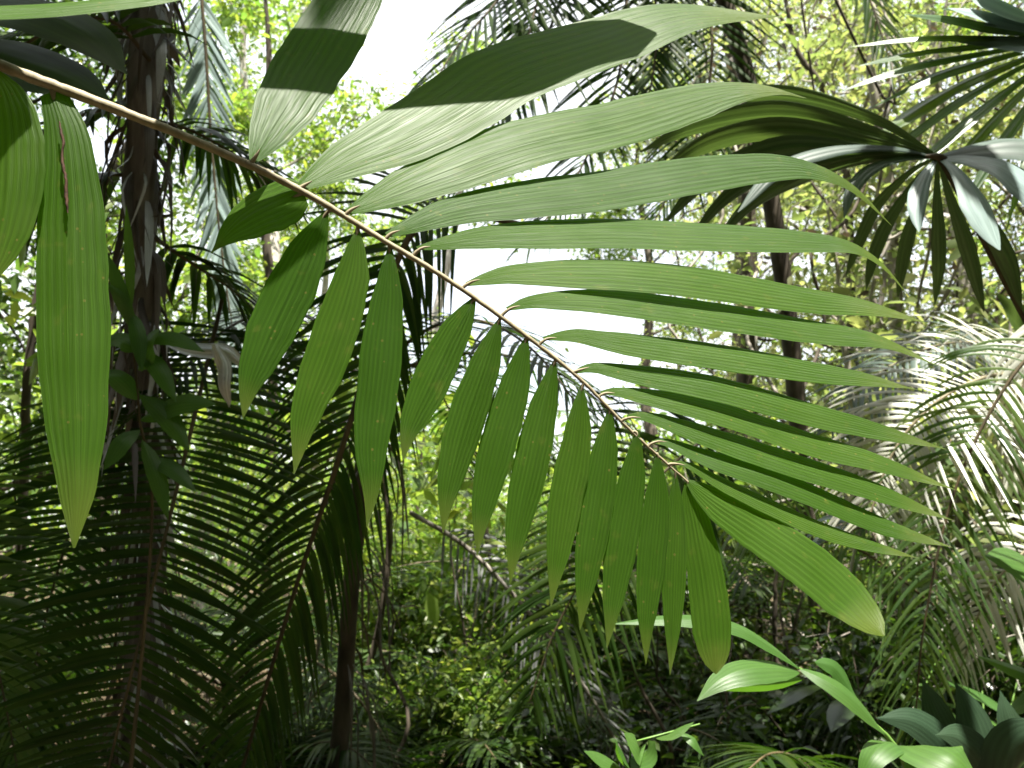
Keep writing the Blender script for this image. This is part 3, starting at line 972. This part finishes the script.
frond(dry6, [P(1085, 300, 3.3), P(1010, 380, 3.3), P(955, 490, 3.3), P(925, 620, 3.3), P(915, 720, 3.35)], 46, .42, .008, M['midpalm'], M['darkrachis'], up=(-.2, -.9, .5), a0=70, a1=40, droop=.55, ns=7, rr=(.008, .003))
dry3 = thing('palm_frond', 'blue-grey drooping frond below the tips of the upper leaflets', 'palm frond', P(900, 520, 3.9))
frond(dry3, [P(930, 560, 4.0), P(895, 530, 3.95), P(850, 530, 3.9), P(812, 550, 3.9)], 24, .34, .013, M['grey'], M['darkrachis'], up=(0, -.6, .8), a0=80, a1=50, droop=.9, ns=7, rr=(.007, .003), sides=(1,))
dry4 = thing('palm_frond', 'straw-coloured frond hanging among the stems at the right edge', 'palm frond', P(1060, 540, 4.2))
frond(dry4, [P(1090, 520, 4.2), P(1040, 540, 4.2), P(990, 590, 4.2), P(960, 670, 4.2)], 28, .4, .011, M['straw'], M['rachis'], up=(0, -.8, .6), droop=.7, ns=6, rr=(.007, .003))

# ================================================================ bottom right: broad-leaved plants
ging = thing('ginger_plant', 'arching ginger-like plant with long bright leaves at the bottom right', 'plant', PG(960, 1.75))
sb = MB()
tube(sb, spline([PG(960, 1.75) - [0, 0, .1], P(940, 900, 1.75), P(905, 765, 1.72), P(872, 722, 1.7), P(838, 690, 1.68), P(798, 668, 1.66)], 40), (.012, .008, .003), 8)
sb.build('stem', M['greenstem'], ging)
for pts, w, nh in (
        ([(800, 669, 1.66), (768, 645, 1.65), (732, 626, 1.64), (677, 619, 1.62), (610, 624, 1.6)], 13, (0, -.6, .8)),
        ([(800, 672, 1.66), (775, 668, 1.63), (745, 670, 1.6), (720, 680, 1.58), (697, 701, 1.56)], 26, (.1, -.6, .8)),
        ([(802, 680, 1.68), (775, 684, 1.68), (745, 686, 1.68), (715, 690, 1.68)], 16, (0, -.8, -.5)),
        ([(798, 668, 1.66), (828, 682, 1.64), (855, 702, 1.63), (885, 735, 1.63)], 15, (.2, -.7, .7)),
        ([(815, 662, 1.69), (835, 668, 1.7), (850, 690, 1.7), (858, 700, 1.7)], 14, (.2, -.8, .5)),
        ([(905, 752, 1.7), (890, 742, 1.64), (872, 757, 1.6), (858, 790, 1.58)], 26, (-.3, -.5, .8)),
        ([(905, 752, 1.7), (925, 745, 1.63), (955, 757, 1.58), (985, 790, 1.56)], 34, (.2, -.6, .8)),
        ([(905, 760, 1.7), (925, 770, 1.66), (950, 790, 1.64)], 40, (0, -.9, .3))):
    pix_leaf(ging, 'leaf', M['ginger'], pts, w, nh, OVAL, n=30, m=11, fold=.25, pleats=0)

broad = thing('broadleaf_plant', 'clump of broad matt grey-green leaves in the bottom right corner', 'plant', PG(1000, 2.2))
for pts, w in (([(990, 830, 2.15), (960, 765, 2.12), (938, 715, 2.1), (922, 678, 2.1)], 44), ([(1000, 830, 2.15), (988, 765, 2.1), (972, 715, 2.1), (955, 682, 2.12)], 46),
               ([(985, 800, 2.1), (950, 750, 2.03), (915, 722, 2.0), (876, 718, 1.98)], 36), ([(1005, 830, 2.1), (1008, 780, 2.0), (1018, 745, 1.98), (1050, 720, 1.97)], 46),
               ([(995, 820, 2.1), (985, 765, 2.0), (960, 738, 1.97), (935, 735, 1.95)], 34), ([(1010, 830, 2.2), (1030, 770, 2.2), (1010, 720, 2.2), (1000, 690, 2.22)], 36)):
    base3 = [np.array(PG(1000, 2.2))]
    ob = pix_leaf(broad, 'leaf', M['broadgrey'], pts, w * .85, (.15, -.93, .25), LANCE, n=26, m=11, fold=.22, pleats=0)
    sb = MB()
    tube(sb, spline([P(*pts[0]), P(pts[0][0] + 4, 900, 2.18), PG(1000, 2.2) - [0, 0, .08]], 12), (.006, .009), 6)
    sb.build('stalk', M['greenstem'], ob)

young = thing('seedling', 'small bright green seedling at the bottom edge', 'plant', PG(625, 1.75))
sb = MB()
tube(sb, spline([PG(625, 1.75) - [0, 0, .1], P(632, 850, 1.75), P(630, 770, 1.75), P(628, 745, 1.75), P(660, 735, 1.77), P(700, 724, 1.77)], 30), (.006, .002), 6)
sb.build('stem', M['greenstem'], young)
for pts, w in (([(626, 772, 1.75), (608, 762, 1.73), (584, 751, 1.71)], 13), ([(629, 772, 1.75), (624, 755, 1.72), (614, 738, 1.70)], 13), ([(630, 768, 1.75), (640, 750, 1.73), (624, 733, 1.72)], 17),
               ([(630, 758, 1.75), (645, 755, 1.73), (655, 742, 1.72)], 18), ([(655, 738, 1.77), (672, 735, 1.75), (694, 722, 1.75)], 8), ([(680, 732, 1.77), (694, 742, 1.75), (704, 756, 1.75)], 8)):
    pix_leaf(young, 'leaf', M['ginger'], pts, w, (.1, -.5, .85), OVAL, n=16, m=7, fold=.2, pleats=0)
edge = thing('sapling', 'sapling with green pointed leaves cut by the right edge', 'sapling', PG(1120, 2.6))
sb = MB()
tube(sb, spline([PG(1120, 2.6) - [0, 0, .1], P(1110, 800, 2.6), P(1080, 640, 2.6), P(1060, 520, 2.6)], 24), (.01, .004), 6)
sb.build('stem', M['greenstem'], edge)
for pts, w in (([(1080, 600, 2.6), (1035, 568, 2.55), (985, 556, 2.52)], 34), ([(1085, 700, 2.6), (1035, 678, 2.55), (975, 655, 2.53)], 14), ([(1075, 640, 2.6), (1040, 690, 2.55), (1000, 720, 2.52)], 22)):
    pix_leaf(edge, 'leaf', M['ginger'], pts, w, (.1, -.6, .75), OVAL, n=18, m=9, fold=.2, pleats=0)

# ================================================================ mid distance palms and stems
tall = thing('palm', 'tall feather palm on a thin dark trunk behind the upper leaflets', 'palm', PG(835, 6.6))
tb = MB()
hubp = P(650, -190, 6.4)
tc2 = spline([PG(835, 6.6) - [0, 0, .2], P(812, 560, 6.5), P(786, 300, 6.45), P(745, 70, 6.4), P(690, -90, 6.4), hubp], 40)
tube(tb, tc2, (.085, .07, .065, .06), 10)
tb.build('trunk', M['darkb'], tall)
for pts, L in (([(560, -110), (505, -10), (455, 50), (420, 110)], .8), ([(590, -80), (545, 40), (490, 130), (440, 200)], .8), ([(630, -60), (620, 70), (580, 170), (530, 240)], .75),
               ([(690, -90), (712, 40), (695, 140), (650, 230)], .7), ([(720, -160), (800, -100), (860, -20), (890, 60)], .7), ([(560, -200), (450, -190), (350, -130), (270, -40)], .8),
               ([(600, -140), (560, -60), (535, 10), (520, 80)], .7), ([(650, -120), (655, -20), (655, 60), (640, 130)], .6)):
    frond(tall, [hubp] + [P(u, v, 6.4 - .5 * (q + 1) / 4 + .4 * RNG.normal() * 0) for q, (u, v) in enumerate(pts)], 52, L, .016, M['dark'], M['darkrachis'], lname='frond', droop=.3, lift=.1, up=(0, -.5, .8), rr=(.02, .005), ns=6)

stock = thing('palm', 'leaning dark palm trunk with brown skirt of dead leaves below the arching frond', 'palm', PG(332, 4.3))
tb = MB()
tc3 = spline([PG(332, 4.3) - [0, 0, .15], P(340, 740, 4.3), P(350, 600, 4.25), P(362, 480, 4.2), P(372, 380, 4.2)], 30)
tube(tb, tc3, (.06, .045, .042, .045), 10)
tb.build('trunk', M['darkb'], stock)
fb = MB()
for q in range(45):
    k = int(RNG.integers(12, 29))
    a = RNG.random() * 6.28
    out = np.array([math.cos(a), math.sin(a), 0])
    p = tc3[k] + out * .06
    ln = .3 + .5 * RNG.random()
    c = spline([p, p + out * .12 - [0, 0, ln * .25], p + out * (.1 + .14 * RNG.random()) - [0, 0, ln]], 8)
    W, N = frame(c, out + RNG.normal(size=3) * .4)
    blade(fb, c, W, N, .008, GRASS, 3, .3, uid=uid())
fb.build('skirt', M['dead'], stock)
for az in (0.3, 1.3, 2.4, 3.4, 4.4, 5.4, .9):
    frond(stock, crown_frond_curve(tc3[-1], az, 1.7, .55, .75), 34, .42, .012, M['dark'], M['darkrachis'], lname='frond', ns=5)

thin = thing('sapling', 'thin dark bare stem bending in front of the bright centre thicket', 'sapling', PG(325, 5.5))
sb = MB()
tube(sb, spline([PG(325, 5.5) - [0, 0, .2], P(340, 740, 5.5), P(372, 655, 5.5), P(386, 580, 5.5), P(388, 520, 5.5), P(380, 440, 5.5)], 36), (.035, .025, .02, .012), 8)
sb.build('stem', M['darkb'], thin)
fb = MB()
cc = P(382, 450, 5.5) + RNG.normal(size=(260, 3)) * [.35, .35, .3]
leaves(fb, cc, .13)
fb.build('foliage', M['bright'], thin, False)

# lianas and thin trunks in the bright tangle at the upper right
LI = [([(775, -60), (795, 50), (822, 95), (845, 180), (850, 330), (860, 520)], 9.0, .05, 'darkb', 'knobbly dark liana in the bright tangle, nearest the tall palm'),
      ([(880, -60), (872, 60), (884, 130), (897, 220), (905, 420), (910, 600)], 8.5, .075, 'paleb', 'pale sunlit trunk rising behind the fan palm hub'),
      ([(955, -60), (935, 60), (915, 150), (880, 300), (870, 480), (890, 640)], 8.0, .03, 'paleb', 'thin pale liana crossing behind the fan palms'),
      ([(825, 200), (838, 300), (852, 400), (848, 520), (870, 660)], 7.5, .035, 'paleb', 'slender grey pole hidden behind the leaflet tips'),
      ([(1015, 300), (1000, 450), (990, 560), (985, 700)], 5.6, .035, 'paleb', 'pale pole standing at the right edge'),
      ([(960, 420), (962, 540), (968, 640), (975, 740)], 6.0, .05, 'darkb', 'dark slender trunk left of the pale pole'),
      ([(930, 480), (945, 560), (985, 660), (1040, 760)], 5.2, .02, 'paleb', 'bare cane leaning to the right near the pale pole'),
      ([(480, 430), (488, 560), (500, 660), (505, 740)], 7.5, .03, 'darkb', 'thin straight dark pole behind the withered grey frond'),
      ([(735, -60), (728, 30), (742, 120), (750, 300), (742, 480), (745, 640)], 10., .11, 'darkb', 'dark straight trunk beyond the tall feather palm'),
      ([(560, 520), (555, 600), (566, 680), (560, 750)], 6.5, .016, 'darkb', 'thin dark cane right of the straight dark pole'),
      ([(425, 400), (420, 540), (432, 650), (428, 760)], 8.8, .03, 'darkb', 'dark stem pole in the bright thicket left of the straight pole'),
      ([(660, 430), (652, 560), (664, 680), (655, 750)], 6.0, .022, 'darkb', 'dark wavy cane behind the last hanging leaflets'),
      ([(780, 520), (772, 620), (790, 740)], 5.6, .018, 'darkb', 'dark cane behind the arching ginger-like leaves'),
      ([(900, 540), (906, 640), (898, 760)], 5.6, .02, 'paleb', 'pale cane between the ginger-like and the grey-green plant'),
      ([(60, 150), (38, 330), (28, 520), (20, 640), (15, 740)], 5.0, .03, 'darkb', 'thin dark stem at the far left edge'),
      ([(262, -50), (268, 60), (262, 180), (275, 330), (270, 520)], 11., .07, 'darkb', 'slender trunk among the bright leaves left of centre')]
for pts, d, r, mt, lab in LI:
    pole = thing('liana' if 'liana' in lab else 'trunk_pole' if 'pole' in lab else 'slender_tree' if 'trunk' in lab else 'cane', lab, 'liana' if 'liana' in lab else 'tree', PG(pts[-1][0], d))
    sb = MB()
    c = spline([P(u, v, d) for u, v in pts] + [PG(pts[-1][0] + 4, d, -.15)], 60)
    c = c + np.cumsum(RNG.normal(size=c.shape), 0) * .006 * (1 - np.linspace(0, 1, 60)[:, None] * .5)
    tube(sb, c, (r * .2, r * .8, r * .9, r, r * 1.15), 8)
    for q in range(7):
        k = int(RNG.integers(3, 40))
        e = c[k] + RNG.normal(size=3) * [.5, .4, .4] + [0, 0, .15]
        tube(sb, wob(c[k], e, 10, .06), (r * .3, r * .08), 5)
    sb.build('stem', M[mt], pole)
    if r >= .03:
        fb = MB()
        cc = c[RNG.integers(0, 30, 420)] + RNG.normal(size=(420, 3)) * [.5, .4, .35]
        leaves(fb, cc, .12)
        fb.build('foliage', M['yellow' if pts[0][0] > 700 else 'bright'], pole, False)

# thin hanging vines of the tangle, alike one another
for q in range(18):
    u0, d = RNG.uniform(690, 1020), RNG.uniform(7, 11)
    a = PG(u0, d, 1.6 + d * .72)
    e = PG(u0 + RNG.normal() * 60, d + RNG.normal() * .5, RNG.uniform(-.1, 0))
    vine = thing('vine', 'thin pale vine hanging in the bright tangle at the upper right', 'vine', e, 'vines hanging in the bright tangle')
    sb = MB()
    c = wob(a, e, 50, .35)
    tube(sb, c, (.012, .016, .012), 5)
    for k in RNG.integers(4, 40, 6):
        tube(sb, wob(c[k], c[k] + RNG.normal(size=3) * [.6, .4, .5], 10, .09), (.007, .003), 4)
    sb.build('stem', M['paleb'] if q % 3 else M['darkb'], vine)
    fb = MB()
    cc = c[RNG.integers(2, 40, 260)] + RNG.normal(size=(260, 3)) * [.3, .3, .3]
    leaves(fb, cc, .075)
    fb.build('foliage', M['dead'] if q % 4 == 0 else M['yellow'], vine, False)

# understory feather palms
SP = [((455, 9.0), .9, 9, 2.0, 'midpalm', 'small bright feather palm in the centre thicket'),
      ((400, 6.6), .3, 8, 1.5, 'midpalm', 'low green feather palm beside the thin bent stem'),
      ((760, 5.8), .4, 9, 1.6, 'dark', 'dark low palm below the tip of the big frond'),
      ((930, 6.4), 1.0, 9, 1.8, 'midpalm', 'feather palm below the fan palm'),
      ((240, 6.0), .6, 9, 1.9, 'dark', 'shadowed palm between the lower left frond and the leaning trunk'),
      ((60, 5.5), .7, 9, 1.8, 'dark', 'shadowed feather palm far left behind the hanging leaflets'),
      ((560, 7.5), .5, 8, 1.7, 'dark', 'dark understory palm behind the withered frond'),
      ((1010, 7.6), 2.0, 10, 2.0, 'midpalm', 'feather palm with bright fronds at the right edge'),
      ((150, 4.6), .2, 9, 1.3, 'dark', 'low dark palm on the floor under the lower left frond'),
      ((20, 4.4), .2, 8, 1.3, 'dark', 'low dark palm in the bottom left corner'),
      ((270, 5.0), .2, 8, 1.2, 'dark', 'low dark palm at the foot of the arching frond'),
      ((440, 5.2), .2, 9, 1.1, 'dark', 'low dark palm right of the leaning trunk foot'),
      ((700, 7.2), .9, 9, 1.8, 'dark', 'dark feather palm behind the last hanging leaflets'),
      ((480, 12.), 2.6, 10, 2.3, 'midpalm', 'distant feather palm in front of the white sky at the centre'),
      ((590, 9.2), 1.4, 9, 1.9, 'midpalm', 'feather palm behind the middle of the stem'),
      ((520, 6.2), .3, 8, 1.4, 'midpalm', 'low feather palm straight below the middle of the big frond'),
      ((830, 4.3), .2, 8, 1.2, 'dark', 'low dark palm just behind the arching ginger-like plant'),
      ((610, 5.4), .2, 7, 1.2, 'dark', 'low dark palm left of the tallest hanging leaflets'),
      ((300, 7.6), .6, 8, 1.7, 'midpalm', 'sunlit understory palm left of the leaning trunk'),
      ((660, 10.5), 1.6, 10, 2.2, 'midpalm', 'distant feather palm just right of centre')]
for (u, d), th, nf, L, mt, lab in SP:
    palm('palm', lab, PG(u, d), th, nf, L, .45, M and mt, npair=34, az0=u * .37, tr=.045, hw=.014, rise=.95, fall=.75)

# shrubs
SH = [((455, 5.6), .95, .7, 'bright', 2600, .11, 'bright low shrub at the bottom just left of centre'),
      ((545, 6.6), 1.3, .8, 'bright', 3000, .12, 'bright leafy shrub behind the dark cane'),
      ((395, 7.4), 1.8, .8, 'bright', 3000, .12, 'sunlit shrub right of the leaning palm trunk'),
      ((960, 8.4), 3.0, 1.2, 'yellow', 5200, .11, 'pale sunlit bush above the glare-white frond'),
      ((430, 8.2), 2.2, 1.0, 'bright', 3200, .13, 'bright leafy shrub left of the withered frond'),
      ((540, 10.5), 2.8, 1.4, 'bright', 4200, .14, 'tall bright bush in the centre clearing'),
      ((610, 7.0), 1.5, .9, 'deep', 2800, .12, 'dark leafy shrub below the lower leaflets'),
      ((700, 5.2), 1.0, .8, 'deep', 2600, .11, 'dark low shrub behind the seedling'),
      ((800, 5.0), 1.1, .8, 'deep', 2800, .11, 'dark shrub behind the arching ginger-like plant'),
      ((880, 6.6), 1.7, 1.0, 'deep', 3000, .12, 'shaded shrub under the glare-white frond'),
      ((990, 5.0), 1.3, .8, 'deep', 2600, .12, 'shaded shrub above the broad grey-green leaves'),
      ((470, 5.8), .9, .7, 'deep', 2000, .11, 'low shaded shrub at the bottom centre'),
      ((560, 5.0), .7, .6, 'deep', 1800, .10, 'low dark shrub left of the seedling'),
      ((200, 8.0), 2.6, 1.1, 'deep', 3200, .13, 'dense shrub behind the lower left frond'),
      ((40, 7.2), 2.4, 1.1, 'deep', 3000, .13, 'dense shrub at the far left'),
      ((330, 11.0), 3.0, 1.3, 'bright', 3600, .14, 'sunlit bush behind the leaning palm trunk'),
      ((730, 9.0), 2.6, 1.2, 'bright', 3400, .13, 'bush behind the tall palm trunk'),
      ((850, 11.), 3.6, 1.5, 'yellow', 4200, .14, 'yellowish bush behind the leaflet tips'),
      ((640, 13.), 3.2, 1.6, 'bright', 3800, .15, 'rounded bush far behind the big frond')]
HERB = [((860, 4.6), 9, 'large-leaved herb behind the arching plant stem'), ((960, 4.4), 8, 'large-leaved herb behind the broad grey-green leaves')]
for (u, d), nl, lab in HERB:
    h0 = PG(u, d)
    herb = thing('herb', lab, 'plant', h0)
    for q in range(nl):
        az = q * 2.4 + u
        L = .5 + .4 * RNG.random()
        dv = np.array([math.cos(az), math.sin(az), 0])
        top = h0 + dv * L * .4 + [0, 0, L * 1.1]
        tip = top + dv * .34 + [0, 0, -.06 - .1 * RNG.random()]
        sb = MB()
        tube(sb, spline([h0 - [0, 0, .05], h0 + dv * L * .12 + [0, 0, L * .6], top], 10), (.007, .004), 5)
        st = sb.build('stalk', M['greenstem'], herb)
        lb = MB()
        c = spline([top, (top + tip) / 2 + [0, 0, .03], tip], 14)
        W, N = frame(c, (0, 0, 1))
        blade(lb, c, W, N, .055 + .03 * RNG.random(), OVAL, 7, .2, uid=uid())
        lb.build('leaf', M['deep' if q % 4 else 'ginger'], st)
for q in range(22):
    u, d = RNG.uniform(380, 900), RNG.uniform(4.6, 8.5)
    a = PG(u, d, -.05)
    cane = thing('cane', 'thin bare stem standing in the dim undergrowth', 'stem', a, 'bare stems in the undergrowth')
    sb = MB()
    c = wob(a, a + np.array([RNG.normal() * .45, RNG.normal() * .3, 1.0 + 1.2 * RNG.random()]), 24, .06)
    tube(sb, c, (.014, .011, .004), 6)
    for k in RNG.integers(8, 22, 4):
        tube(sb, wob(c[k], c[k] + RNG.normal(size=3) * .22 + [0, 0, .12], 8, .02), (.006, .002), 4)
    sb.build('stem', M['darkb' if q % 3 else 'paleb'], cane)
for (u, d), h, sp, mt, nl, ls, lab in SH:
    shrub('shrub', lab, PG(u, d), h, sp, M[mt], int(nl * (1.4 if mt != 'deep' else .7)), ls * (.5 + .3 * RNG.random()), aspect=.26 + .25 * RNG.random())

# trees
TR = [((225, 15.0), 13, .16, 'bright', 'paleb', 10000, .17, .18, 2.6, 9, 'broad-leaved tree with bright crown right of the shaggy palm'),
      ((90, 12.0), 11, .15, 'bright', 'darkb', 10000, .16, .2, 2.6, 8, 'broad-leaved tree behind the upper left leaflets'),
      ((-80, 9.0), 9, .14, 'deep', 'darkb', 9000, .15, .2, 2.4, 8, 'dark tree at the left border'),
      ((318, 19.0), 9.6, .15, 'bright', 'paleb', 12000, .19, .25, 2.6, 8, 'tree below the sky gap at the upper left'),
      ((455, 24.0), 15.5, .18, 'bright', 'paleb', 3500, .24, .7, 2.6, 8, 'far tree whose thin crown breaks the white sky'),
      ((850, 13.0), 12, .15, 'yellow', 'paleb', 13000, .15, .15, 2.8, 10, 'yellow-green tree filling the sky above the fan palm hub'),
      ((960, 11.0), 11, .13, 'yellow', 'paleb', 12000, .14, .15, 2.6, 9, 'yellow-green tree behind the fine segments at the upper right'),
      ((1090, 9.5), 9, .12, 'yellow', 'paleb', 10000, .14, .15, 2.3, 9, 'yellow-green tree at the right border'),
      ((740, 16.0), 13.5, .16, 'yellow', 'darkb', 9000, .17, .62, 2.6, 9, 'tall yellowish tree above the dark straight trunk'),
      ((655, 23.0), 15, .17, 'bright', 'darkb', 9000, .2, .5, 2.8, 9, 'tall tree behind the crown of the feather palm'),
      ((920, 16.0), 12, .15, 'bright', 'paleb', 11000, .17, .15, 2.8, 9, 'green tree between the two fan palms')]
for (u, d), h, r, lm, bm, nl, ls, clo, sp, nb, lab in TR:
    tree('broadleaf_tree', lab, PG(u, d), h, r, M[lm], M[bm], int(nl * (2.3 if lm == 'yellow' else 1.7)), ls * (.46 if lm == 'yellow' else .6), clo, sp, nb)
